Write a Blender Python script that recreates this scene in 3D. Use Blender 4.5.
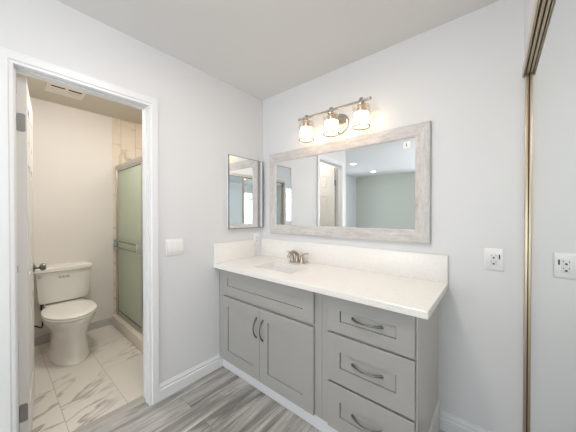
import bpy, bmesh, math, random
from mathutils import Vector, Matrix
for o in list(bpy.data.objects): bpy.data.objects.remove(o)
S = bpy.context.scene; COL = S.collection; PI = math.pi

# ------------------------------------------------------------------ camera, world, lights, exposure
cam = bpy.data.cameras.new('camera'); cam_o = bpy.data.objects.new('camera', cam); COL.objects.link(cam_o)
cam.sensor_fit = 'HORIZONTAL'; cam.sensor_width = 36; cam.lens = 36*247.2/576
cam.clip_start = .01
cam_o.location = (1.8033, -1.7469, 1.3039); cam_o.rotation_euler = (PI/2-.008, 0, .6997)
S.camera = cam_o

W = bpy.data.worlds.new('sky'); S.world = W; W.use_nodes = True
W.node_tree.nodes['Background'].inputs[0].default_value = (.86, .93, 1, 1)
W.node_tree.nodes['Background'].inputs[1].default_value = 2.0

def area(name, loc, rot, sx, sy, power, col, spread=PI):
    l = bpy.data.lights.new(name, 'AREA'); l.shape = 'RECTANGLE'; l.size = sx; l.size_y = sy
    l.energy = power; l.color = col; l.spread = spread
    o = bpy.data.objects.new(name, l); COL.objects.link(o); o.location = loc; o.rotation_euler = rot
    return o
# daylight through the bedroom's three windows
area('daylight_patio', (1.05, -5.80, 1.12), (PI/2, 0, 0), 1.6, 2.0, 24, (.97, .98, 1))
area('daylight_right', (2.03, -3.20, 1.52), (PI/2, 0, PI/2), 1.2, .76, 16, (.97, .98, 1))
area('daylight_side', (-1.86, -4.50, 1.40), (PI/2, 0, -PI/2), .55, 1.4, 8, (.97, .98, 1))

S.view_settings.view_transform = 'Standard'; S.view_settings.look = 'None'
S.view_settings.gamma = 1; S.view_settings.use_curve_mapping = False
S.view_settings.exposure = 0.71
cy = S.cycles
cy.max_bounces = 14; cy.diffuse_bounces = 8; cy.glossy_bounces = 8; cy.transmission_bounces = 8; cy.transparent_max_bounces = 12
cy.use_denoising = True; cy.denoising_prefilter = 'ACCURATE'; cy.denoising_input_passes = 'RGB_ALBEDO_NORMAL'; cy.sample_clamp_indirect = 6; cy.caustics_reflective = True; cy.caustics_refractive = False

# ------------------------------------------------------------------ materials
def mat(name, col, rough=.5, metal=0, **kw):
    m = bpy.data.materials.new(name); m.use_nodes = True
    b = m.node_tree.nodes['Principled BSDF']
    b.inputs['Base Color'].default_value = (*col, 1); b.inputs['Roughness'].default_value = rough
    b.inputs['Metallic'].default_value = metal
    for k, v in kw.items(): b.inputs[k.replace('_', ' ')].default_value = v
    return m
class NT:
    def __init__(s, m): s.t = m.node_tree; s.b = s.t.nodes['Principled BSDF']
    def n(s, typ, **kw):
        x = s.t.nodes.new(typ)
        for k, v in kw.items():
            if k.startswith('i_'): x.inputs[k[2:].replace('_', ' ')].default_value = v
            else: setattr(x, k, v)
        return x
    def l(s, a, b): s.t.links.new(a, b)
    def coords(s, scale=(1,1,1), rot=(0,0,0), loc=(0,0,0)):
        c = s.n('ShaderNodeTexCoord'); mp = s.n('ShaderNodeMapping')
        mp.inputs['Scale'].default_value = scale; mp.inputs['Rotation'].default_value = rot; mp.inputs['Location'].default_value = loc
        s.l(c.outputs['Object'], mp.inputs['Vector']); return mp.outputs[0]
    def ramp(s, fac, stops):
        r = s.n('ShaderNodeValToRGB'); e = r.color_ramp.elements
        while len(e) < len(stops): e.new(.5)
        for k, (p, c) in enumerate(stops): e[k].position = p; e[k].color = (*c, 1)
        s.l(fac, r.inputs[0]); return r.outputs[0]
    def mix(s, fac, a, b, mode='MIX'):
        x = s.n('ShaderNodeMix', data_type='RGBA', blend_type=mode)
        if isinstance(fac, (int, float)): x.inputs[0].default_value = fac
        else: s.l(fac, x.inputs[0])
        for q, v in ((6, a), (7, b)):
            if isinstance(v, tuple): x.inputs[q].default_value = (*v, 1)
            else: s.l(v, x.inputs[q])
        return x.outputs[2]
    def bump(s, h, strength=.2, dist=.002):
        x = s.n('ShaderNodeBump'); x.inputs['Strength'].default_value = strength; x.inputs['Distance'].default_value = dist
        s.l(h, x.inputs['Height']); s.l(x.outputs[0], s.b.inputs['Normal'])

def paint(name, col, rough=.55, bump=.06):
    m = mat(name, col, rough); t = NT(m)
    nz = t.n('ShaderNodeTexNoise', i_Scale=160.0, i_Detail=3.0); t.l(t.coords(), nz.inputs['Vector'])
    t.bump(nz.outputs[0], bump, .001); return m
M = {}
M['wall'] = paint('white wall paint', (.72, .725, .74))
M['bath_wall'] = paint('cream bathroom paint', (.735, .70, .67))
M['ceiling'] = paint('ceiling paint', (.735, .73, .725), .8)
M['bath_ceiling'] = paint('shade-darkened bathroom ceiling cream', (.60, .56, .48), .8)  # cream darkened to carry the dimness of an indirectly lit ceiling
M['green_wall'] = paint('grey green bedroom paint', (.57, .595, .54))
M['trim'] = mat('white gloss trim', (.78, .79, .81), .35)
M['door'] = paint('white door paint', (.76, .745, .73), .4, .03)
M['cab'] = paint('grey cabinet paint', (.385, .377, .362), .42, .02)
M['cab_end'] = mat('warm grey laminate end panel', (.62, .595, .565), .24)
M['cab_dark'] = mat('cabinet interior', (.12, .12, .12), .7)
M['nickel'] = mat('brushed nickel', (.60, .555, .505), .3, 1)
M['pewter'] = mat('dark pewter', (.20, .195, .185), .32, 1)
M['chrome'] = mat('chrome', (.78, .78, .77), .15, 1)
M['satin'] = mat('satin aluminium', (.56, .555, .53), .3, 1)
M['bronze'] = mat('dark bronze', (.10, .085, .07), .4, .8)
M['hinge'] = mat('aged nickel hinge', (.33, .32, .31), .4, .9)
M['brass'] = mat('champagne brass', (.50, .42, .30), .38, .8)
M['track'] = mat('pale brass track', (.62, .55, .44), .4, .6)
M['strip'] = mat('taupe threshold strip', (.40, .37, .335), .45)
M['sink'] = mat('white basin china', (.86, .86, .87), .12)
M['faucet'] = mat('faucet nickel', (.47, .40, .34), .28, 1)
M['dark'] = mat('dark gap', (.02, .018, .015), .8)
M['rubber'] = mat('black rubber', (.02, .02, .02), .5)
M['ceramic'] = mat('white vitreous china', (.80, .78, .745), .12, 0, Coat_Weight=.4)
M['seat'] = mat('white seat plastic', (.83, .80, .765), .22)
M['plastic'] = mat('white switch plastic', (.82, .82, .82), .35)
M['plastic2'] = mat('white receptacle plastic', (.74, .745, .75), .4)
M['slot'] = mat('dark slot', (.05, .05, .05), .6)
M['greymark'] = mat('grey print', (.42, .41, .40), .6)
M['vent'] = mat('vent plastic', (.74, .70, .64), .5)
M['mirror'] = mat('mirror silver', (.92, .935, .935), .0, 1)
M['closet_mirror'] = mat('closet mirror silver', (.84, .875, .865), .0, 1)
M['can'] = mat('downlight trim', (.8, .8, .8), .4)

# wood plank floor, planks run along Y
m = mat('grey vinyl planks', (.4, .4, .39), .42); t = NT(m)
br = t.n('ShaderNodeTexBrick', i_Scale=1.0, i_Mortar_Size=.0012, i_Brick_Width=1.2, i_Row_Height=.15, i_Color1=(.0, .0, .0, 1), i_Color2=(1, 1, 1, 1), i_Mortar=(.5, .5, .5, 1))
br.offset = .37
t.l(t.coords(rot=(0, 0, PI/2), loc=(.3, .06, 0)), br.inputs['Vector'])
w1 = t.n('ShaderNodeTexNoise', i_Scale=1.0, i_Detail=8.0, i_Roughness=.62, i_Distortion=1.2)
c1 = t.coords(scale=(13, 1.5, 1)); sh = t.n('ShaderNodeVectorMath', operation='MULTIPLY_ADD')
sh.inputs[1].default_value = (7, 11, 3); t.l(br.outputs['Color'], sh.inputs[0]); t.l(c1, sh.inputs[2]); t.l(sh.outputs[0], w1.inputs['Vector'])
w2 = t.n('ShaderNodeTexNoise', i_Scale=1.0, i_Detail=4.0, i_Roughness=.7); t.l(t.coords(scale=(95, 3.2, 1)), w2.inputs['Vector'])
col = t.ramp(w1.outputs[0], [(.30, (.19, .185, .172)), (.43, (.34, .33, .31)), (.54, (.51, .495, .475)), (.68, (.66, .645, .62))])
col = t.mix(.55, col, t.ramp(w2.outputs[0], [(.32, (.40, .395, .385)), (.6, (1, 1, 1))]), 'MULTIPLY')
col = t.mix(.16, col, br.outputs['Color'], 'OVERLAY')
gap = t.ramp(br.outputs['Fac'], [(.0, (1, 1, 1)), (1, (.45, .45, .45))])
t.l(t.mix(1.0, col, gap, 'MULTIPLY'), t.b.inputs['Base Color']); t.bump(w2.outputs[0], .12, .001)
M['planks'] = m

def marble(name, base, vein, bw, rh, rot=(0,0,0), loc=(0,0,0), grout=(.5,.47,.44), vscale=4.2, rough=.28, vw=.013, swap=None):
    m = mat(name, base, rough); t = NT(m)
    br = t.n('ShaderNodeTexBrick', i_Scale=1.0, i_Mortar_Size=.0022, i_Brick_Width=bw, i_Row_Height=rh, i_Color1=(0, 0, 0, 1), i_Color2=(1, 1, 1, 1), i_Mortar=(.5, .5, .5, 1))
    br.offset = .5
    t.l(t.coords(rot=rot, loc=loc), br.inputs['Vector'])
    nz = t.n('ShaderNodeTexNoise', i_Scale=vscale, i_Detail=4.0, i_Roughness=.55, i_Distortion=.25)
    sh = t.n('ShaderNodeVectorMath', operation='MULTIPLY_ADD'); sh.inputs[1].default_value = (5, 9, 4)
    t.l(br.outputs['Color'], sh.inputs[0]); st = t.n('ShaderNodeVectorMath', operation='MULTIPLY'); st.inputs[1].default_value = (1.0, .28, .6); t.l(t.coords(rot=(0, 0, -.47)), st.inputs[0]); t.l(st.outputs[0], sh.inputs[2]); t.l(sh.outputs[0], nz.inputs['Vector'])
    v = t.ramp(nz.outputs[0], [(.5-vw*2.6, (0, 0, 0)), (.5-vw*.2, (.9, .9, .9)), (.5, (1, 1, 1)), (.5+vw, (0, 0, 0))])
    n2 = t.n('ShaderNodeTexNoise', i_Scale=1.7, i_Detail=2.0); t.l(t.coords(loc=(3, 2, 1)), n2.inputs['Vector'])
    msk = t.ramp(n2.outputs[0], [(.38, (0, 0, 0)), (.58, (.85, .85, .85))])
    f = t.mix(1.0, v, msk, 'MULTIPLY')
    col = t.mix(f, base, vein)
    col = t.mix(.5, col, t.ramp(n2.outputs[0], [(.3, (.86, .84, .82)), (.7, (1, 1, 1))]), 'MULTIPLY')
    t.l(t.mix(br.outputs['Fac'], col, grout), t.b.inputs['Base Color']); return m
M['tile_floor'] = marble('white marble floor tile', (.70, .665, .62), (.27, .235, .20), .61, .305, loc=(.10, .2475, 0), grout=(.45, .42, .39))
M['tile_base'] = marble('grey marble base tile', (.50, .49, .475), (.28, .27, .26), .61, .305, grout=(.5, .47, .44))
M['tile_shower'] = marble('beige marble wall tile', (.74, .66, .55), (.36, .28, .19), .61, .155, rot=(0, PI/2, 0), loc=(0, -.02, 0), grout=(.42, .35, .27), vscale=5.0, vw=.03, rough=.5)
M['tile_curb'] = mat('beige curb tile', (.66, .60, .52), .3)

# quartz
m = mat('white quartz', (.80, .785, .77), .28); t = NT(m)
nz = t.n('ShaderNodeTexNoise', i_Scale=70.0, i_Detail=2.0); t.l(t.coords(), nz.inputs['Vector'])
t.l(t.ramp(nz.outputs[0], [(.3, (.83, .81, .785)), (.6, (.865, .845, .82))]), t.b.inputs['Base Color']); M['quartz'] = m
# whitewashed, scratched mirror frame, grain along each member
def whitewash(name, sc):
    m = mat(name, (.6, .58, .57), .5); t = NT(m)
    n1 = t.n('ShaderNodeTexNoise', i_Scale=1.0, i_Detail=6.0, i_Roughness=.7, i_Distortion=.7); t.l(t.coords(scale=sc), n1.inputs['Vector'])
    n2 = t.n('ShaderNodeTexNoise', i_Scale=26.0, i_Detail=5.0, i_Distortion=1.2); t.l(t.coords(), n2.inputs['Vector'])
    col = t.ramp(n1.outputs[0], [(.30, (.47, .445, .44)), (.5, (.60, .575, .565)), (.68, (.70, .675, .665))])
    col = t.mix(.45, col, t.ramp(n2.outputs[0], [(.35, (.84, .825, .825)), (.62, (1, 1, 1))]), 'MULTIPLY')
    t.l(col, t.b.inputs['Base Color']); t.bump(n2.outputs[0], .45, .003); return m
M['whitewash'] = whitewash('whitewashed frame rail', (9, 60, 60)); M['whitewash2'] = whitewash('whitewashed frame stile', (60, 60, 9))
# obscured green shower glass
m = bpy.data.materials.new('obscured green glass'); m.use_nodes = True; nt = m.node_tree; nt.nodes.clear()
out = nt.nodes.new('ShaderNodeOutputMaterial'); tr = nt.nodes.new('ShaderNodeBsdfTranslucent'); df = nt.nodes.new('ShaderNodeBsdfDiffuse')
gl = nt.nodes.new('ShaderNodeBsdfGlossy'); m1 = nt.nodes.new('ShaderNodeMixShader'); m2 = nt.nodes.new('ShaderNodeMixShader')
tr.inputs[0].default_value = (.80, .85, .76, 1); df.inputs[0].default_value = (.62, .67, .58, 1)
gl.inputs['Roughness'].default_value = .28; gl.inputs[0].default_value = (.75, .85, .72, 1)
m1.inputs[0].default_value = .5; m2.inputs[0].default_value = .10
nt.links.new(tr.outputs[0], m1.inputs[1]); nt.links.new(df.outputs[0], m1.inputs[2])
nt.links.new(m1.outputs[0], m2.inputs[1]); nt.links.new(gl.outputs[0], m2.inputs[2]); nt.links.new(m2.outputs[0], out.inputs[0])
M['green_glass'] = m
def clear(name, col, gloss):
    m = bpy.data.materials.new(name); m.use_nodes = True; nt = m.node_tree; nt.nodes.clear()
    out = nt.nodes.new('ShaderNodeOutputMaterial'); a = nt.nodes.new('ShaderNodeBsdfTransparent'); g = nt.nodes.new('ShaderNodeBsdfGlossy')
    x = nt.nodes.new('ShaderNodeMixShader'); lw = nt.nodes.new('ShaderNodeLayerWeight'); lw.inputs[0].default_value = gloss
    a.inputs[0].default_value = (*col, 1); g.inputs['Roughness'].default_value = .03
    nt.links.new(lw.outputs['Facing'], x.inputs[0]); nt.links.new(a.outputs[0], x.inputs[1]); nt.links.new(g.outputs[0], x.inputs[2])
    nt.links.new(x.outputs[0], out.inputs[0]); return m
M['clear'] = clear('clear glass', (.97, .97, .96), .22)
M['pane'] = clear('window glass', (.97, .98, .98), .12)
def emit(name, col, s):
    m = bpy.data.materials.new(name); m.use_nodes = True; nt = m.node_tree; nt.nodes.clear()
    out = nt.nodes.new('ShaderNodeOutputMaterial'); e = nt.nodes.new('ShaderNodeEmission')
    e.inputs[0].default_value = (*col, 1); e.inputs[1].default_value = s; nt.links.new(e.outputs[0], out.inputs[0]); return m
M['glow'] = emit('lit frosted glass', (1, .77, .52), 5.0)
M['glow_bath'] = emit('lit bathroom diffuser', (1, .95, .89), 44.0)
M['glow_shower'] = emit('added shower fill glow', (1, .95, .86), 24.0)
M['glow_alcove'] = emit('added vanity fill glow', (1, .925, .85), 30.0)
M['glow_can'] = emit('lit downlight', (1, .96, .90), 8.0)

# ------------------------------------------------------------------ mesh helpers (world coordinates)
def box(bm, x0, x1, y0, y1, z0, z1, bev=0, seg=2):
    x0, x1 = sorted((x0, x1)); y0, y1 = sorted((y0, y1)); z0, z1 = sorted((z0, z1))
    v = [bm.verts.new((x, y, z)) for x in (x0, x1) for y in (y0, y1) for z in (z0, z1)]
    q = [(0,1,3,2), (4,6,7,5), (0,4,5,1), (2,3,7,6), (0,2,6,4), (1,5,7,3)]
    f = [bm.faces.new([v[i] for i in a]) for a in q]
    if bev:
        es = list({e for a in f for e in a.edges})
        bmesh.ops.bevel(bm, geom=es, offset=bev, segments=seg, affect='EDGES', profile=.5)
def loft(bm, rings, cap0=True, cap1=True, closed=False):
    R = [[bm.verts.new(p) for p in r] for r in rings]; n = len(R[0])
    pairs = list(zip(R[:-1], R[1:]))
    if closed: pairs.append((R[-1], R[0]))
    for a, b in pairs:
        for i in range(n): bm.faces.new((a[i], a[(i+1) % n], b[(i+1) % n], b[i]))
    if not closed:
        if cap0: bm.faces.new(R[0][::-1])
        if cap1: bm.faces.new(R[-1])
def lathe(bm, prof, c, axis='Z', n=28, cap0=True, cap1=True):
    rings = []
    for r, h in prof:
        ring = []
        for k in range(n):
            a = 2*PI*k/n; u, w = r*math.cos(a), r*math.sin(a)
            p = {'Z': (u, w, h), 'Y': (w, h, u), 'X': (h, u, w)}[axis]
            ring.append((c[0]+p[0], c[1]+p[1], c[2]+p[2]))
        rings.append(ring)
    loft(bm, rings, cap0, cap1)
def tube(bm, pts, r, n=10, flat=1.0):
    pts = [Vector(p) for p in pts]; rings = []; prev = None
    rr = r if isinstance(r, (list, tuple)) else [r]*len(pts)
    for i, p in enumerate(pts):
        d = (pts[min(i+1, len(pts)-1)] - pts[max(i-1, 0)]).normalized()
        up = prev if prev is not None else (Vector((0, 0, 1)) if abs(d.z) < .9 else Vector((1, 0, 0)))
        s = d.cross(up).normalized(); u = s.cross(d).normalized(); prev = u
        rings.append([p + s*rr[i]*math.cos(2*PI*k/n) + u*rr[i]*flat*math.sin(2*PI*k/n) for k in range(n)])
    loft(bm, rings)
def spline(P, n=8):
    P = [Vector(p) for p in P]; out = []
    for i in range(len(P)-1):
        a, b, c, d = P[max(i-1, 0)], P[i], P[i+1], P[min(i+2, len(P)-1)]
        for k in range(n):
            t = k/n
            out.append(.5*((2*b)+(c-a)*t+(2*a-5*b+4*c-d)*t*t+(3*b-a-3*c+d)*t**3))
    out.append(P[-1]); return out
def rrect(cx, cy, hx, hy, r, z, n=5):
    out = []
    for sx, sy, a0 in ((1, 1, 0), (-1, 1, PI/2), (-1, -1, PI), (1, -1, 3*PI/2)):
        for k in range(n+1):
            a = a0+PI/2*k/n; out.append((cx+sx*(hx-r)+r*math.cos(a), cy+sy*(hy-r)+r*math.sin(a), z))
    return out
def worigin(o):
    v = Vector((0, 0, 0))
    while o: v = v + o.location; o = o.parent
    return v
def obj(name, bm, m, parent=None, loc=None, smooth=True, label=None):
    bmesh.ops.recalc_face_normals(bm, faces=bm.faces[:])
    me = bpy.data.meshes.new(name); o = bpy.data.objects.new(name, me); COL.objects.link(o)
    off = worigin(parent) if parent else Vector(loc or (0, 0, 0))
    bmesh.ops.translate(bm, verts=bm.verts[:], vec=-off)
    bm.to_mesh(me); bm.free(); me.materials.append(m)
    if parent: o.parent = parent
    else: o.location = off
    if smooth:
        me.shade_smooth(); me.set_sharp_from_angle(angle=math.radians(38))
    if label: o['label'] = label
    return o
def B(): return bmesh.new()
def boxes(name, m, parent, lst, bev=0, loc=None, label=None):
    bm = B()
    for b in lst: box(bm, *b, bev)
    return obj(name, bm, m, parent, loc, label=label)
def struct(o): o['kind'] = 'structure'; return o
def tag(o, label, cat, group=None):
    o['label'] = label; o['category'] = cat
    if group: o['group'] = group
    return o
def thing(name, loc, label, cat, group=None):
    o = bpy.data.objects.new(name, None); COL.objects.link(o); o.location = loc; o.empty_display_size = .05
    return tag(o, label, cat, group)
def copy_tree(o, parent=None, loc=None):
    c = o.copy(); COL.objects.link(c)
    if parent: c.parent = parent
    if loc: c.location = loc
    for ch in list(o.children): copy_tree(ch, c)
    return c
def prism(bm, prof, p0, p1, nrm):
    """profile (out, up) swept in a straight line from p0 to p1; nrm points into the room"""
    rings = [[(p[0]+nrm[0]*a, p[1]+nrm[1]*a, p[2]+b) for a, b in prof] for p in (p0, p1)]
    loft(bm, rings)

# ------------------------------------------------------------------ room shell
H = 2.4455; FAR = -5.63; XL = -1.674; XR = 1.909
boxes_ = lambda name, m, lst: struct(boxes(name, m, None, lst))
boxes_('floor', M['planks'], [(-.060, 2.7, -5.75, 0, -.05, 0), (-1.69, -.060, -5.75, -1.78, -.05, 0)])
boxes_('floor_bathroom', M['tile_floor'], [(-1.80, -.128, -1.78, .02, -.05, 0)])
boxes_('ceiling', M['ceiling'], [(-.06, 2.7, -1.80, .12, H, H+.1), (-1.80, 2.7, -5.75, -1.80, H, H+.1)])
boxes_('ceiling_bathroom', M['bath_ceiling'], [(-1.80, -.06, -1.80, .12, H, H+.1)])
boxes_('wall_back', M['wall'], [(-.05, 2.7, 0, .12, 0, H)])
boxes_('wall_shower_back', M['tile_shower'], [(-1.80, -.09, -.01, .12, 0, H)])
# left wall with the bathroom doorway
J0, J1, JZ = -1.697, -1.059, 2.047
boxes_('wall_left', M['wall'], [(-.045, 0, -1.83, J0, 0, H), (-.045, 0, J1, 0, 0, H), (-.045, 0, J0, J1, JZ, H)])
boxes_('wall_left_inner', M['bath_wall'], [(-.09, -.045, -1.83, J0, 0, H), (-.09, -.045, J1, -.01, 0, H), (-.09, -.045, J0, J1, JZ, H)])
boxes_('wall_bathroom_far', M['bath_wall'], [(-1.80, XL, -1.83, -.842, 0, H)])
boxes_('wall_shower_far', M['tile_shower'], [(-1.80, XL+.004, -.842, -.01, 0, H)])
boxes_('wall_bathroom_near', M['bath_wall'], [(XL, -.09, -1.80, -1.73, 0, H)])
boxes_('wall_bedroom_return', M['wall'], [(-1.57, -.045, -1.83, -1.80, 0, H)])
# bedroom
boxes_('wall_bedroom_left', M['wall'], [(-1.69, -1.57, FAR, -4.80, 0, H), (-1.69, -1.57, -4.20, -1.83, 0, H), (-1.69, -1.57, -4.80, -4.20, 0, .65), (-1.69, -1.57, -4.80, -4.20, 2.15, H)])
boxes_('wall_bedroom_far', M['green_wall'], [(-1.69, .25, FAR-.12, FAR, 0, H), (1.85, 2.7, FAR-.12, FAR, 0, H), (.25, 1.85, FAR-.12, FAR, 2.12, H), (.25, 1.85, FAR-.12, FAR, 0, .12)])
# right wall: closet recess with header
boxes_('wall_right', M['wall'], [(XR, XR+.10, -2.5, 0, 2.05, H), (XR, XR+.10, FAR, -3.85, 0, H), (XR, XR+.10, -2.55, -2.5, 0, H), (XR, XR+.10, -3.85, -2.55, 0, 1.10), (XR, XR+.10, -3.85, -2.55, 1.93, H)])
boxes_('wall_closet', M['wall'], [(2.6, 2.7, -2.6, 0, 0, H), (XR+.1, 2.6, -2.6, -2.5, 0, H)])

# windows of the bedroom (seen only in the mirrors)
def window(name, axis, a0, a1, z0, z1, pos, mull):
    bm = B(); fw = .05
    def bx(b, u0, u1, w0, w1, d0, d1):
        if axis == 'Y': box(b, d0, d1, u0, u1, w0, w1, .003)
        else: box(b, u0, u1, d0, d1, w0, w1, .003)
    d0, d1 = pos-.03, pos+.03
    bx(bm, a0, a0+fw, z0, z1, d0, d1); bx(bm, a1-fw, a1, z0, z1, d0, d1)
    bx(bm, a0+fw, a1-fw, z0, z0+fw, d0, d1); bx(bm, a0+fw, a1-fw, z1-fw, z1, d0, d1)
    for u in mull[0]: bx(bm, u-.025, u+.025, z0+fw, z1-fw, d0+.005, d1-.005)
    for w in mull[1]: bx(bm, a0+fw, a1-fw, w-.02, w+.02, d0+.008, d1-.008)
    f = struct(obj(name, bm, M['trim']))
    bm = B(); bx(bm, a0+fw, a1-fw, z0+fw, z1-fw, pos-.003, pos+.003)
    p = obj('pane', bm, M['pane'], f); return f
window('window_1', 'X', .25, 1.85, .12, 2.12, FAR-.06, ([1.05], []))
window('window_2', 'Y', -4.80, -4.20, .65, 2.15, -1.63, ([], [1.87]))
window('window_3', 'Y', -3.85, -2.55, 1.10, 1.93, XR+.06, ([-3.20], []))

# door casing, jamb, stop
CAS = [(0, 0), (.011, 0), (.011, .013), (.017, .018), (.017, .057), (0, .057)]
def casing(name, x, sgn):
    bm = B(); i0, i1, iz = -1.685, -1.074, 2.035
    rings = []
    for (a, b) in CAS:            # mitred frame: swept legs and head
        rings.append([(x+sgn*a, i0-b, 0), (x+sgn*a, i0-b, iz+b), (x+sgn*a, i1+b, iz+b), (x+sgn*a, i1+b, 0)])
    V = [[bm.verts.new(p) for p in r] for r in rings]
    n = len(V)
    for k in range(n):
        A, Bv = V[k], V[(k+1) % n]
        for j in range(3): bm.faces.new((A[j], A[j+1], Bv[j+1], Bv[j]))
    bm.faces.new([v[0] for v in V]); bm.faces.new([v[3] for v in V][::-1])
    return struct(obj(name, bm, M['trim'], smooth=False))
casing('trim_1', 0, 1); casing('trim_2', -.09, -1)
bm = B()
box(bm, -.09, 0, -1.697, -1.682, 0, 2.047); box(bm, -.09, 0, -1.074, -1.059, 0, 2.047); box(bm, -.09, 0, -1.682, -1.074, 2.032, 2.047)
box(bm, -.052, -.025, -1.6815, -1.674, 0, 2.024); box(bm, -.052, -.025, -1.079, -1.0745, 0, 2.024); box(bm, -.052, -.025, -1.6815, -1.0745, 2.024, 2.0315)
struct(obj('trim_3', bm, M['trim']))
# threshold strip between plank and tile
bm = B(); prism(bm, [(0, -.02), (0, .003), (.012, .010), (.060, .010), (.072, .001), (.072, -.02)], (-.130, -1.682, 0), (-.130, -1.074, 0), (1, 0))
struct(obj('trim_4', bm, M['strip'], smooth=False))

BB = [(0, 0), (.016, 0), (.016, .070), (.013, .073), (.008, .075), (.008, .080), (.011, .083), (.011, .092), (.006, .100), (.005, .108), (0, .110)]
def bboard(name, segs, prof=BB, m='trim'):
    bm = B()
    for p0, p1, n in segs: prism(bm, prof, p0, p1, n)
    return struct(obj(name, bm, M[m], smooth=False))
bboard('baseboard_left', [((0, -1.021, 0), (0, -.492, 0), (1, 0)), ((0, -1.83, 0), (0, -1.744, 0), (1, 0))])
bboard('baseboard_back', [((1.549, 0, 0), (1.912, 0, 0), (0, -1))])
TB = [(0, 0), (.010, 0), (.010, .078), (.007, .082), (0, .082)]
bboard('baseboard_bathroom', [((XL, -1.73, 0), (XL, -.862, 0), (1, 0)), ((XL+.01, -1.73, 0), (-.128, -1.73, 0), (0, 1))], TB, 'tile_base')
bboard('baseboard_bedroom', [((-1.57, FAR, 0), (-1.57, -1.83, 0), (1, 0)), ((-1.555, FAR, 0), (.25, FAR, 0), (0, 1))])
# white kick boards of the vanity
boxes_('baseboard_front', M['trim'], [(.016, 1.548, -.492, -.478, 0, .100)])
boxes_('baseboard_side', M['trim'], [(1.536, 1.548, -.478, -.001, 0, .165)])

# bathroom door, open inward, six panels on both faces
D0 = Vector((-.097, -1.669, 0)); ang = math.radians(6.1)
U = Vector((-math.cos(ang), math.sin(ang), 0)); N = Vector((math.sin(ang), math.cos(ang), 0))
def dplace(bm):
    for v in bm.verts: v.co = D0 + U*v.co.x + N*v.co.y + Vector((0, 0, v.co.z))
DW, DT, DZ0, DZ1 = .595, .035, .016, 2.018
bm = B(); box(bm, .002, DW-.002, .006, DT-.006, DZ0+.002, DZ1-.002)
cols = [(.10, .255), (.34, .495)]; rows = [(.24, .80), (.96, 1.58), (1.69, 1.90)]
for a, b in ((0, .10), (.255, .34), (.495, DW)): box(bm, a, b, 0, DT, DZ0, DZ1)
for y0, y1 in ((0, .008), (DT-.008, DT)):
    for a, b in cols:
        for z0, z1 in ((DZ0, .24), (.80, .96), (1.58, 1.69), (1.90, DZ1)): box(bm, a, b, y0, y1, z0, z1)
        for z0, z1 in rows:
            box(bm, a+.03, b-.03, y0+(.002 if y0 == 0 else 0), y1-(.002 if y0 else 0), z0+.03, z1-.03, .004, 1)
dplace(bm); door = struct(obj('door_1', bm, M['door']))
def knob(side):
    bm = B(); y = DT if side > 0 else 0
    lathe(bm, [(.030, 0), (.030, .005), (.012, .010), (.011, .030), (.022, .036), (.027, .048), (.024, .060), (.010, .064)], (0, 0, 0), 'Y', 20)
    for v in bm.verts: v.co = Vector((DW-.062+v.co.x, y+side*v.co.y, .935+v.co.z))
    dplace(bm); obj('door_knob', bm, M['pewter'], door)
knob(1); knob(-1)
bm = B(); box(bm, DW, DW+.0015, .006, DT-.006, .90, .965); dplace(bm); obj('latch_plate', bm, M['pewter'], door)
for z in (.21, 1.735):
    bm = B()
    ring = [(-.0022, y, zz) for (y, zz, _) in rrect(.0155, z+.047, .0155, .047, .009, 0)]
    loft(bm, [ring, [(0, b, c) for a, b, c in ring]])
    tube(bm, [(-.004, -.006, z), (-.004, -.006, z+.094)], .006, 10)
    for k, yy in ((.02, .010), (.047, .02), (.074, .010)):
        tube(bm, [(-.0022, yy, z+k), (-.0030, yy, z+k)], .0035, 8)
    dplace(bm); obj('hinge', bm, M['hinge'], door)

# ------------------------------------------------------------------ vanity
YF = -.535            # door and drawer faces
def shaker(name, parent, x0, x1, z0, z1, px0, px1, pz0, pz1):
    """slab with a recessed flat centre panel"""
    bm = B(); yb, yf, yp = -.516, YF, -.528
    O = [(x0, z0), (x1, z0), (x1, z1), (x0, z1)]; I = [(px0, pz0), (px1, pz0), (px1, pz1), (px0, pz1)]
    rings = [[(x, yb, z) for x, z in O], [(x, yf+.002, z) for x, z in O],
             [(x+(.002 if i in (0, 3) else -.002), yf, z+(.002 if i < 2 else -.002)) for i, (x, z) in enumerate(O)],
             [(x, yf, z) for x, z in I], [(x, -.522, z) for x, z in I], [(x+(.0035 if i in (0, 3) else -.0035), -.522, z+(.0035 if i < 2 else -.0035)) for i, (x, z) in enumerate(I)], [(x+(.0035 if i in (0, 3) else -.0035), yp, z+(.0035 if i < 2 else -.0035)) for i, (x, z) in enumerate(I)]]
    loft(bm, rings)
    return obj(name, bm, M['cab'], parent, smooth=False)
def bow_pull(parent, a, b, y):
    """arched bar pull between a and b (x,z) standing off the face"""
    ax, az = a; bx, bz = b; bm = B(); P = []; R = []
    for k in range(13):
        s = k/12; o = .030*math.sin(PI*s)**.8
        sag = .006*math.sin(PI*s)
        P.append((ax+(bx-ax)*s, y-.002-o, az+(bz-az)*s)); R.append(.0042+.0028*abs(2*s-1)**2)
    tube(bm, P, R, 10)
    for (x, z) in (a, b): lathe(bm, [(.0085, 0), (.008, -.004), (.005, -.007)], (x, y, z), 'Y', 12)
    return obj('handle', bm, M['pewter'], parent)
sc = thing('sink_cabinet', (.52, -.25, .1), 'grey base cabinet under the sink with two doors and a false drawer front', 'cabinet')
boxes('body', M['cab'], sc, [(.004, .982+.045, -.497, -.002, .10, .118), (.004, .03, -.515, -.002, .118, .853), (1.005, 1.027, -.497, -.002, .118, .853), (.03, 1.005, -.014, -.002, .118, .853)])
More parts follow.
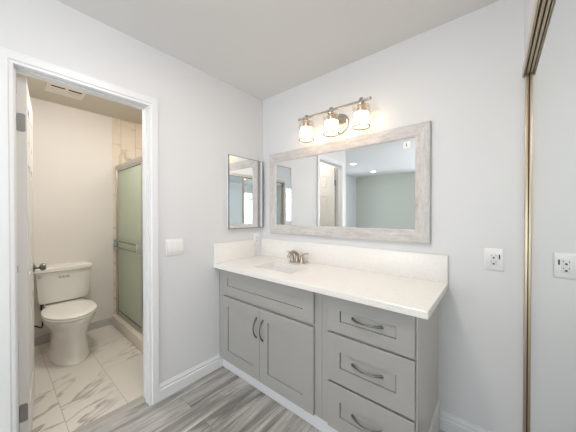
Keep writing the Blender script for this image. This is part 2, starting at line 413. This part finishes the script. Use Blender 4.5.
boxes('face_frame', M['cab'], sc, [(.004, .078, -.516, -.497, .10, .853), (.982-.012, 1.027, -.516, -.497, .10, .853), (.078, .970, -.516, -.497, .828, .853), (.078, .970, -.516, -.497, .610, .660), (.078, .970, -.516, -.497, .10, .118)])
shaker('false_front', sc, .076, .979, .648, .845, .138, .899, .720, .786)
d1 = shaker('door', sc, .076, .5155, .105, .630, .145, .452, .190, .551); bow_pull(d1, (.484, .415), (.484, .553), YF)
d2 = shaker('door', sc, .519, .979, .105, .630, .597, .898, .190, .551); bow_pull(d2, (.550, .412), (.550, .553), YF)
dc = thing('drawer_cabinet', (1.28, -.25, .1), 'grey base cabinet of three shaker drawers at the right end of the vanity', 'cabinet')
boxes('body', M['cab'], dc, [(1.029, 1.534, -.497, -.002, .10, .118), (1.029, 1.045, -.497, -.002, .118, .853), (1.516, 1.530, -.516, -.002, .10, .853), (1.045, 1.516, -.014, -.002, .118, .853)])
boxes('end_panel', M['cab_end'], dc, [(1.5305, 1.5355, -.517, -.002, .10, .853)], label='lighter warm grey end panel')
boxes('face_frame', M['cab'], dc, [(1.0285, 1.074+.012, -.516, -.497, .10, .853), (1.086, 1.516, -.516, -.497, .828, .853), (1.086, 1.516, -.516, -.497, .625, .665), (1.086, 1.516, -.516, -.497, .345, .385), (1.086, 1.516, -.516, -.497, .10, .118)])
for z0, z1, p0, p1 in ((.650, .845, .714, .774), (.372, .637, .456, .546), (.105, .358, .186, .270)):
    d = shaker('drawer', dc, 1.076, 1.528, z0, z1, 1.152, 1.447, p0, p1)
    zc = (p0+p1)/2+.004
    bow_pull(d, (1.226, zc), (1.378, zc), -.528)

# worktop with sink cutout
ct = thing('countertop', (.79, -.28, .855), 'white quartz vanity worktop with backsplash along the wall', 'countertop')
X0, X1, Y0, Y1 = .001, 1.586, -.570, -.001; hx0, hx1, hy0, hy1 = .325, .715, -.428, -.180
bm = B(); e = .003
O = lambda i, z: [(X0, Y0+i, z), (X1-i, Y0+i, z), (X1-i, Y1, z), (X0, Y1, z)]
cxh, cyh = (hx0+hx1)/2, (hy0+hy1)/2
def R4(i, z):
    return [(hx0-i, hy0-i, z), (hx1+i, hy0-i, z), (hx1+i, hy1+i, z), (hx0-i, hy1+i, z)]
loft(bm, [O(e, .855), O(0, .855+e), O(0, .890-e), O(e, .890), R4(.001, .890), R4(0, .889), R4(0, .855)], closed=True)
obj('worktop', bm, M['quartz'], ct, smooth=False)
boxes('backsplash', M['quartz'], ct, [(.001, 1.586, -.020, -.001, .890, 1.057)], .0015)
boxes('side_splash', M['quartz'], ct, [(.001, .018, -.568, -.132, .890, 1.057)], .0015)
# undermount sink
sk = thing('sink', (cxh, cyh, .72), 'white rectangular basin set under the worktop cutout', 'sink')
bm = B()
rr = lambda d, r, z: rrect(cxh, cyh, (hx1-hx0)/2+d, (hy1-hy0)/2+d, r, z)
loft(bm, [rr(.012, .03, .8545), rr(-.002, .022, .8545), rr(-.006, .03, .80), rr(-.014, .04, .755), rr(-.03, .045, .735), rr(-.06, .05, .728), rr(-.10, .02, .726)], cap0=False)
loft(bm, [rr(.012, .03, .8545), rr(.012, .03, .845), rr(.005, .03, .80), rr(-.004, .04, .745), rr(-.02, .045, .722), rr(-.10, .02, .716)], cap0=False)
obj('basin', bm, M['sink'], sk)
bm = B(); lathe(bm, [(.028, .7275), (.026, .731), (.018, .730), (.006, .733)], (cxh, cyh, 0), 'Z', 20); obj('drain', bm, M['nickel'], sk)
# faucet
FX, FY = .505, -.085
fc = thing('faucet', (FX, FY, .89), 'brushed nickel two-handle centreset faucet behind the sink', 'faucet')
bm = B(); loft(bm, [rrect(FX, FY, .078, .027, .026, .8902), rrect(FX, FY, .078, .027, .026, .898), rrect(FX, FY, .070, .022, .021, .907)]); obj('base_plate', bm, M['faucet'], fc)
bm = B(); lathe(bm, [(.020, .905), (.018, .925), (.0145, .945)], (FX, FY, 0), 'Z', 18)
tube(bm, spline([(FX, FY, .935), (FX, FY-.006, .965), (FX, FY-.035, .985), (FX, FY-.075, .985), (FX, FY-.105, .965), (FX, FY-.112, .945)]), [.0145]*8+[.0135]*16+[.0125]*8+[.012]*9, 12)
obj('spout', bm, M['faucet'], fc)
for s in (-1, 1):
    bm = B(); lathe(bm, [(.019, .905), (.0175, .918), (.0135, .935), (.0145, .944), (.010, .955), (.003, .958)], (FX+s*.051, FY, 0), 'Z', 18)
    tube(bm, spline([(FX+s*.051, FY, .948), (FX+s*.070, FY+.001, .966), (FX+s*.095, FY+.003, .976), (FX+s*.115, FY+.004, .974)], 5), [.009]*5+[.0075]*5+[.0065]*6, 10, .7)
    obj('handle', bm, M['faucet'], fc)
bm = B(); tube(bm, [(FX, FY+.020, .905), (FX, FY+.020, .955)], .003, 8); lathe(bm, [(.003, .952), (.006, .957), (.005, .965)], (FX, FY+.020, 0), 'Z', 10); obj('lift_rod', bm, M['faucet'], fc)

# ------------------------------------------------------------------ wall mirror
mr = thing('wall_mirror', (.805, -.012, 1.117), 'wide rectangular mirror in a whitewashed frame above the vanity', 'mirror')
mx0, mx1, mz0, mz1, fw = .1166, 1.4934, 1.1186, 1.8772, .086
bm = B(); V = []
for d, y in ((0, -.003), (0, -.022), (.004, -.027), (.016, -.029), (fw-.014, -.025), (fw-.006, -.023), (fw-.001, -.019), (fw, -.012), (fw, -.003)):
    V.append([(mx0+d, y, mz0+d), (mx1-d, y, mz0+d), (mx1-d, y, mz1-d), (mx0+d, y, mz1-d)])
loft(bm, V, closed=True); fo = obj('frame', bm, M['whitewash'], mr, smooth=False)
fo.data.materials.append(M['whitewash2'])
for p in fo.data.polygons:
    vs = [fo.data.vertices[k].co for k in p.vertices]
    if max(v.z for v in vs)-min(v.z for v in vs) > .3: p.material_index = 1
bm = B(); box(bm, mx0+fw-.004, mx1-fw+.004, -.016, -.010, mz0+fw-.004, mz1-fw+.004); gl = obj('mirror_glass', bm, M['mirror'], mr)
bm = B(); box(bm, 1.336, 1.380, -.0172, -.0161, 1.733, 1.775); st = obj('sticker', bm, M['plastic'], mr, label='small white sticker on the mirror glass')
bm = B(); box(bm, 1.352, 1.357, -.0178, -.0173, 1.744, 1.763); obj('mark', bm, M['slot'], st)

# medicine cabinet on the left wall
mc = thing('medicine_cabinet', (.017, -.232, 1.172), 'mirrored medicine cabinet on the left wall beside the framed mirror', 'medicine cabinet')
a0, a1, z0, z1 = -.440, -.026, 1.172, 1.820
boxes('body', M['trim'], mc, [(.001, .024, a0+.004, a1-.004, z0+.004, z1-.004)])
bm = B()
ring = lambda d, x: [(x, a0+d, z0+d), (x, a1-d*2.6, z0+d), (x, a1-d*2.6, z1-d), (x, a0+d, z1-d)]
loft(bm, [ring(0, .0245), ring(0, .035), ring(.0015, .0365), ring(.005, .0365), ring(.005, .0245)], closed=True)
obj('frame', bm, M['pewter'], mc, smooth=False)
bm = B(); box(bm, .0250, .0352, a0+.0052, a1-.0132, z0+.0052, z1-.0052); obj('mirror_door', bm, M['mirror'], mc)

# vanity light
VY = -.12; LX = (.627, .856, 1.092)
vl = thing('vanity_light', (.86, -.01, 2.0), 'three-lamp brushed nickel bar light with glass shades above the mirror', 'wall light')
bm = B(); lathe(bm, [(.078, -.001), (.078, -.010), (.066, -.018), (.060, -.018), (.054, -.024), (.012, -.026)], (.865, 0, 2.005), 'Y', 36); obj('backplate', bm, M['nickel'], vl)
bm = B(); tube(bm, spline([(.865, -.022, 2.005), (.865, -.07, 2.012), (.863, -.105, 2.040), (.862, VY, 2.078)], 6), .009, 12)
lathe(bm, [(.016, -.022), (.014, -.034), (.010, -.040)], (.865, 0, 2.005), 'Y', 16); obj('arm', bm, M['nickel'], vl)
bm = B(); tube(bm, [(.560, VY, 2.080), (1.148, VY, 2.080)], .0095, 14)
for x, s in ((.560, -1), (1.148, 1)): lathe(bm, [(.0095, 0), (.013, s*.002), (.013, s*.008), (.008, s*.014)], (x, VY, 2.080), 'X', 14)
obj('bar', bm, M['nickel'], vl)
def shade(x):
    bm = B(); lathe(bm, [(.013, 2.094), (.016, 2.090), (.016, 2.066), (.024, 2.058), (.028, 2.046), (.028, 2.000), (.020, 1.996)], (x, VY, 0), 'Z', 20)
    lathe(bm, [(.014, 2.094), (.012, 2.100), (.005, 2.104)], (x, VY, 0), 'Z', 14)
    h = obj('socket', bm, M['nickel'], vl)
    bm = B(); lathe(bm, [(.052, 2.0420), (.040, 2.0480), (.029, 2.0500)], (x, VY, 0), 'Z', 28, False, False)
    lathe(bm, [(.052, 2.0420), (.052, 2.0400), (.029, 2.0440)], (x, VY, 0), 'Z', 28, False, False); obj('fitter', bm, M['nickel'], h)
    bm = B(); lathe(bm, [(.0610, 2.040), (.0600, 2.030), (.0560, 2.020), (.0560, 1.898), (.0540, 1.898), (.0540, 2.020), (.0580, 2.032)], (x, VY, 0), 'Z', 32, False, False)
    obj('glass_shade', bm, M['clear'], h)
    bm = B(); lathe(bm, [(.030, 2.002), (.050, 1.996), (.0515, 1.985), (.0515, 1.914), (.049, 1.908), (.030, 1.906)], (x, VY, 0), 'Z', 28); obj('lit_diffuser', bm, M['glow'], h)
    bm = B(); loft(bm, [[(x+r*math.cos(2*PI*k/32), VY+r*math.sin(2*PI*k/32), z) for k in range(32)] for r, z in ((.0560, 1.906), (.0595, 1.905), (.0595, 1.899), (.0560, 1.897), (.0535, 1.899), (.0535, 1.905))], closed=True)
    obj('rim_band', bm, M['bronze'], h)
for x in LX: shade(x)

# ------------------------------------------------------------------ electrical plates
def plate(parent, axis, c, hz, w, hh):
    """rounded wall plate; axis 'B' back wall (faces -Y), 'L' left wall (faces +X)"""
    bm = B()
    def pt(u, z, d): return (c[0]+u, -d, c[1]+z) if axis == 'B' else (d, c[0]+u, c[1]+z)
    r = lambda i, d: [pt(u, z, d) for u, z, _ in rrect(0, 0, w/2-i, hh/2-i, .005, 0, 3)]
    loft(bm, [r(0, .0005), r(0, .004), r(.003, .0065)]); return obj('plate', bm, M['plastic'], parent), pt
ol = thing('outlet', (1.7955, -.003, .998), 'white duplex outlet plate on the back wall right of the vanity', 'outlet')
pl, pt = plate(ol, 'B', (1.7955, 1.057), 1, .081, .120)
def pbox(bm, pt, u0, u1, z0, z1, d0, d1, bev=0):
    a, b = pt(u0, z0, d0), pt(u1, z1, d1); box(bm, a[0], b[0], a[1], b[1], a[2], b[2], bev)
bm = B(); pbox(bm, pt, -.0175, .0165, -.033, .034, .006, .0085, .001); rc = obj('receptacle', bm, M['plastic2'], ol)
for zc in (.014, -.018):
    for u in (-.0105, .0085):
        bm = B(); pbox(bm, pt, u-.0012, u+.0012, zc+.004, zc+.011, .0084, .0090); obj('slot', bm, M['slot'], rc)
    q = pt(-.001, zc-.004, 0); bm = B(); lathe(bm, [(.0048, -.0084), (.0048, -.0092)], (q[0], 0, q[2]), 'Y', 14); obj('ground_hole', bm, M['slot'], rc)
bm = B(); pbox(bm, pt, .0195, .0255, .004, .029, .006, .0078); obj('side_slot', bm, M['slot'], ol)
sw = thing('light_switch', (.003, -.8965, 1.0), 'white double rocker switch plate on the left wall beside the doorway', 'light switch')
pl, pt = plate(sw, 'L', (-.8965, 1.061), 1, .128, .120)
for u in (-.024, .024):
    bm = B(); pbox(bm, pt, u-.018, u+.018, -.034, .034, .0055, .0075)
    a = [pt(u-.0165, -.032, .0075), pt(u+.0165, -.032, .0075), pt(u+.0165, .032, .0075), pt(u-.0165, .032, .0075)]
    b2 = [pt(u-.0165, -.032, .0115), pt(u+.0165, -.032, .0115), pt(u+.0165, .032, .0085), pt(u-.0165, .032, .0085)]
    loft(bm, [a, b2]); obj('rocker', bm, M['plastic'], sw)
o2 = thing('outlet', (.003, -.088, .993), 'white outlet plate in the corner above the side splash under the medicine cabinet', 'outlet')
pl, pt = plate(o2, 'L', (-.088, 1.053), 1, .078, .120)
bm = B(); pbox(bm, pt, -.017, .017, -.033, .033, .006, .0085, .001); rc = obj('receptacle', bm, M['plastic2'], o2)
for zc in (.016, -.016):
    for u in (-.007, .007):
        bm = B(); pbox(bm, pt, u-.001, u+.001, zc, zc+.008, .0084, .0089); obj('slot', bm, M['greymark'], rc)

# ------------------------------------------------------------------ mirrored closet doors
tk = thing('closet_track', (1.94, -1.2, 2.02), 'champagne brass overhead track of the mirrored closet doors', 'track')
boxes('channel', M['track'], tk, [(1.9030, 2.006, -2.49, -.002, 2.042, 2.0495), (1.9030, 1.9058, -2.49, -.002, 2.000, 2.042), (1.9078, 1.9105, -2.49, -.002, 2.004, 2.042), (1.9380, 1.9405, -2.49, -.002, 2.014, 2.042), (1.9675, 1.9705, -2.49, -.002, 2.014, 2.042), (2.002, 2.006, -2.49, -.002, 2.014, 2.042)])
boxes('groove_shade', M['dark'], tk, [(1.9059, 1.9077, -2.488, -.004, 2.030, 2.0418), (1.9106, 1.9379, -2.488, -.004, 2.034, 2.0418)])  # dark strips paint in the shade inside the track grooves
bt = thing('closet_floor_track', (1.94, -1.2, 0), 'brass floor track under the mirrored closet doors', 'track')
boxes('channel', M['brass'], bt, [(1.908, 2.006, -2.49, -.002, .0005, .005), (1.9380, 1.9405, -2.49, -.002, .005, .012), (1.9680, 1.9705, -2.49, -.002, .005, .012)])
def closet_door(xm, y0, y1, label):
    t = thing('closet_door', (xm, (y0+y1)/2, .014), label, 'closet door', 'mirrored closet doors')
    zb, zt = .016, 2.026; s = .026
    bm = B(); box(bm, xm, xm+.006, y0+s-.004, y1-s+.004, zb+s, zt-s); obj('mirror_panel', bm, M['closet_mirror'], t)
    for a, b in ((y0, y0+s), (y1-s, y1)):
        bm = B(); box(bm, xm-.0130, xm+.008, a, b, zb, zt, .002); st = obj('stile', bm, M['brass'], t)
        g = b if a == y0 else a-.003
        bm = B(); box(bm, xm-.0022, xm-.0002, g, g+.003, zb+s, zt-s); obj('gasket', bm, M['dark'], st)
    for a, b in ((zb, zb+s), (zt-s, zt)):
        bm = B(); box(bm, xm-.0110, xm+.008, y0+s, y1-s, a, b, .0015); rl = obj('rail', bm, M['brass'], t)
        g = b if a == zb else a-.003
        bm = B(); box(bm, xm-.0022, xm-.0002, y0+s, y1-s, g, g+.003); obj('gasket', bm, M['dark'], rl)
    return t
closet_door(1.9265, -1.335, -.004, 'brass framed sliding mirror door next to the back wall')
closet_door(1.9590, -2.46, -1.27, 'brass framed sliding mirror door farther from the back wall, on the rear track')

# ------------------------------------------------------------------ toilet
TC = -1.298
to = thing('toilet', (-1.3, TC, 0), 'white two-piece toilet with closed lid against the bathroom wall', 'toilet')
def egg(xb, xf, hw, z, n=36, e=2.2):
    """outline facing +X: squarish rear, round nose"""
    xm = xb + (xf-xb)*.46; out = []
    for k in range(n):
        a = 2*PI*k/n; c, s = math.cos(a), math.sin(a)
        ee = 2.0 if c > 0 else 2.0/2.9*2
        rx = (xf-xm) if c > 0 else (xm-xb)
        p = 1.0 if c > 0 else .62
        out.append((xm + rx*math.copysign(abs(c)**p, c), TC + hw*math.copysign(abs(s)**(1 if c > 0 else .85), s), z))
    return out
bm = B()
loft(bm, [egg(-1.58, -.962, .142, .001), egg(-1.58, -.962, .142, .018), egg(-1.56, -.974, .133, .030), egg(-1.55, -.980, .127, .10), egg(-1.53, -.985, .122, .18),
          egg(-1.53, -.980, .127, .235), egg(-1.53, -.965, .145, .285), egg(-1.52, -.948, .166, .325), egg(-1.51, -.934, .181, .355), egg(-1.50, -.927, .187, .378), egg(-1.50, -.929, .186, .392), egg(-1.50, -.936, .179, .396)])
obj('bowl', bm, M['ceramic'], to)
bm = B(); loft(bm, [rrect(-1.555, TC, .100, .105, .03, .26), rrect(-1.555, TC, .105, .125, .03, .34), rrect(-1.555, TC, .105, .150, .03, .40), rrect(-1.555, TC, .10, .145, .03, .425)]); obj('tank_shelf', bm, M['ceramic'], to)
def tankring(z, hy, x0, x1, bow):
    out = []; n = 14
    for k in range(n+1):
        s = -1+2*k/n; out.append((x1+bow*(1-s*s) - .02*max(0, abs(s)-.9)*10*.5, TC+hy*s, z))
    for s in (1, -1): out.append((x0, TC+hy*s*.97, z))
    return out
bm = B(); loft(bm, [tankring(.438, .170, -1.655, -1.500, .018), tankring(.445, .180, -1.66, -1.490, .020), tankring(.50, .188, -1.662, -1.480, .022), tankring(.745, .203, -1.664, -1.462, .026)]); tk_ = obj('tank', bm, M['ceramic'], to)
bm = B(); loft(bm, [tankring(.7455, .207, -1.666, -1.456, .026), tankring(.752, .213, -1.668, -1.448, .027), tankring(.782, .213, -1.668, -1.448, .027), tankring(.792, .207, -1.665, -1.456, .026)]); obj('tank_lid', bm, M['ceramic'], to)
bm = B(); lathe(bm, [(.013, -1.467), (.013, -1.460), (.007, -1.452), (.007, -1.444)], (0, TC-.180, .712), 'X', 14)
tube(bm, spline([(-1.446, TC-.180, .712), (-1.441, TC-.170, .710), (-1.439, TC-.158, .708)], 4), [.007]*4+[.006]*4+[.007], 8, .7); obj('flush_lever', bm, M['chrome'], tk_)
bm = B()
for k, (a, b) in enumerate(((-.040, -.020), (-.016, .004), (.008, .040))):
    for z in (.694, .680): box(bm, -1.4435, -1.4400, TC-.010+a, TC-.010+b, z, z+.010)
obj('tank_print', bm, M['greymark'], tk_, label='small grey print on the tank front')
bm = B(); loft(bm, [egg(-1.455, -.924, .188, .3975), egg(-1.455, -.921, .191, .401), egg(-1.455, -.921, .191, .409), egg(-1.455, -.925, .187, .413)]); obj('seat', bm, M['seat'], to)
bm = B(); loft(bm, [egg(-1.46, -.926, .186, .4155), egg(-1.46, -.922, .190, .419), egg(-1.46, -.923, .189, .427), egg(-1.46, -.934, .177, .434), egg(-1.44, -.99, .14, .437), egg(-1.40, -1.05, .09, .4385)]); obj('lid', bm, M['seat'], to)
for s in (-1, 1):
    bm = B(); tube(bm, [(-1.452, TC+s*.075-.02, .420), (-1.452, TC+s*.075+.02, .420)], .012, 12); obj('lid_hinge', bm, M['seat'], to)
    bm = B(); lathe(bm, [(.014, .018), (.013, .028), (.006, .034)], (-1.25, TC+s*.118, 0), 'Z', 12); obj('bolt_cap', bm, M['seat'], to)
    bm = B(); tube(bm, [(-1.53, TC+s*.12, .425), (-1.53, TC+s*.12, .445)], .010, 8); obj('tank_bolt', bm, M['bronze'], to)
# supply valve and hose
sv = thing('supply_valve', (XL, -1.56, .15), 'small chrome water valve low on the wall left of the toilet', 'water valve')
bm = B(); lathe(bm, [(.028, XL+.0005), (.026, XL+.006), (.010, XL+.010), (.010, XL+.05)], (0, -1.56, .165), 'X', 16); lathe(bm, [(.014, XL+.05), (.014, XL+.062)], (0, -1.56, .165), 'X', 12); obj('valve_body', bm, M['chrome'], sv)
bm = B(); tube(bm, spline([(XL+.055, -1.56, .1800), (XL+.055, -1.55, .205), (XL+.06, -1.50, .215), (XL+.07, -1.455, .19), (XL+.05, -1.445, .26), (XL+.045, -1.452, .36), (XL+.04, -1.455, .437)], 8), .0065, 8); obj('supply_hose', bm, M['rubber'], to)

# ------------------------------------------------------------------ bathroom ceiling fan grille
ev = thing('exhaust_vent', (-1.255, -1.31, H), 'cream exhaust fan grille with two dark slots on the bathroom ceiling', 'vent')
x0, x1, y0, y1 = -1.375, -1.150, -1.445, -1.180
bm = B(); zt, zb = H-.0005, H-.007
ys = [y0, y0+.026, (y0+y1)/2-.011, (y0+y1)/2+.011, y1-.026, y1]
xs = [x0, x0+.100, x0+.114, x1-.076, x1-.034, x1]
for a, b in ((xs[0], xs[1]), (xs[2], xs[3]), (xs[4], xs[5])): box(bm, a, b, y0, y1, zb, zt)
for a, b in ((xs[1], xs[2]), (xs[3], xs[4])):
    for c, d in ((ys[0], ys[1]), (ys[2], ys[3]), (ys[4], ys[5])): box(bm, a, b, c, d, zb, zt)
obj('grille', bm, M['vent'], ev)
bm = B(); box(bm, xs[1], xs[4], ys[1], ys[4], H-.003, H-.0008); obj('duct', bm, M['dark'], ev)

# ceiling lamp in the bathroom, beyond the doorway head
bl = thing('bathroom_ceiling_light', (-.62, -1.25, H), 'round flush ceiling light in the bathroom', 'ceiling light')
bm = B(); lathe(bm, [(.15, H-.0005), (.15, H-.02), (.135, H-.025)], (-.62, -1.25, 0), 'Z', 32); obj('base', bm, M['can'], bl)
bm = B(); lathe(bm, [(.132, H-.026), (.125, H-.05), (.09, H-.068), (.03, H-.075)], (-.62, -1.25, 0), 'Z', 32); obj('lit_diffuser', bm, M['glow_bath'], bl)

# unseen flush light added to brighten the vanity area, just above the camera's view
al = thing('vanity_fill_light', (1.10, -1.25, H), 'added round fill light on the ceiling over the plank floor in front of the vanity', 'ceiling light')
bm = B(); lathe(bm, [(.19, H-.0005), (.19, H-.02), (.175, H-.026)], (1.10, -1.25, 0), 'Z', 36); obj('base', bm, M['can'], al)
bm = B(); lathe(bm, [(.172, H-.027), (.165, H-.045), (.12, H-.062), (.03, H-.068)], (1.10, -1.25, 0), 'Z', 36); obj('lit_diffuser', bm, M['glow_alcove'], al)

# ------------------------------------------------------------------ shower
struct(boxes('trim_5', M['tile_curb'], None, [(XL+.004, -.11, -.862, -.765, 0, .112)], .004))
boxes_('floor_shower', M['tile_curb'], [(XL+.004, -.11, -.765, -.01, 0, .03)])
SY = -.792; sz0, sz1 = .1125, 1.875
sh = thing('shower_door', (-.89, SY, sz0), 'satin metal framed sliding shower door with green obscured glass', 'shower door')
boxes('header', M['satin'], sh, [(XL+.006, -.111, SY-.025, SY+.025, sz1-.045, sz1)], .003)
boxes('sill', M['satin'], sh, [(XL+.006, -.111, SY-.025, SY+.025, sz0, sz0+.028)], .003)
for a in (XL+.006, -.141): boxes('wall_jamb', M['satin'], sh, [(a, a+.03, SY-.022, SY+.022, sz0+.028, sz1-.045)], .002)
def spanel(xa, xb, y):
    zb, zt = sz0+.029, sz1-.046
    bm = B(); s = .026
    box(bm, xa, xa+s, y-.009, y+.009, zb, zt, .002); box(bm, xb-s, xb, y-.009, y+.009, zb, zt, .002)
    box(bm, xa+s, xb-s, y-.009, y+.009, zb, zb+s, .002); box(bm, xa+s, xb-s, y-.009, y+.009, zt-s, zt, .002)
    f = obj('panel_frame', bm, M['satin'], sh)
    bm = B(); box(bm, xa+s-.001, xa+s+.006, y-.006, y+.006, zb+s-.001, zt-s+.001); box(bm, xb-s-.005, xb-s+.001, y-.006, y+.006, zb+s-.001, zt-s+.001)
    box(bm, xa+s+.005, xb-s-.005, y-.006, y+.006, zb+s-.001, zb+s+.005); box(bm, xa+s+.005, xb-s-.005, y-.006, y+.006, zt-s-.005, zt-s+.001); obj('gasket', bm, M['rubber'], f)
    bm = B(); box(bm, xa+s+.003, xb-s-.003, y-.003, y+.003, zb+s+.003, zt-s-.003); obj('glass', bm, M['green_glass'], f)
    return f
p1 = spanel(-1.636, -.855, SY-.013); p2 = spanel(-.900, -.143, SY+.011)
bm = B()
for z in (.995, .925): tube(bm, [(-1.622, SY-.055, z), (-.878, SY-.055, z)], .0075, 10)
obj('towel_bar', bm, M['pewter'], p1)
for x in (-1.622, -.878):
    bm = B(); box(bm, x-.012, x+.012, SY-.064, SY-.0225, .910, 1.010, .004); obj('bracket', bm, M['chrome'], p1)

sl = thing('shower_fill_light', (-.95, -.40, H), 'added round fill light on the ceiling inside the shower enclosure, behind the green glass', 'ceiling light')  # unseen lamp, added so the shower glass and tile look brighter
bm = B(); lathe(bm, [(.11, H-.0005), (.11, H-.015), (.10, H-.02)], (-.95, -.40, 0), 'Z', 28); obj('base', bm, M['can'], sl)
bm = B(); lathe(bm, [(.098, H-.021), (.09, H-.036), (.03, H-.042)], (-.95, -.40, 0), 'Z', 28); obj('lit_diffuser', bm, M['glow_shower'], sl)

# ------------------------------------------------------------------ bedroom downlights (seen in the mirror)
def downlight(x, y, label):
    t = thing('downlight', (x, y, H), label, 'ceiling light', 'recessed bedroom downlights')
    bm = B(); loft(bm, [[(x+r*math.cos(2*PI*k/28), y+r*math.sin(2*PI*k/28), z) for k in range(28)] for r, z in ((.085, H-.0005), (.083, H-.005), (.066, H-.007), (.062, H-.0008))], closed=True)
    obj('trim_ring', bm, M['can'], t)
    bm = B(); lathe(bm, [(.061, H-.0010), (.061, H-.004)], (x, y, 0), 'Z', 28); obj('lens', bm, M['glow_can'], t)
    return t
downlight(-.693, -3.56, 'recessed downlight seen in the mirror, the nearer and left one of the two')
downlight(-.717, -4.83, 'recessed downlight seen in the mirror, the farther and right one of the two')
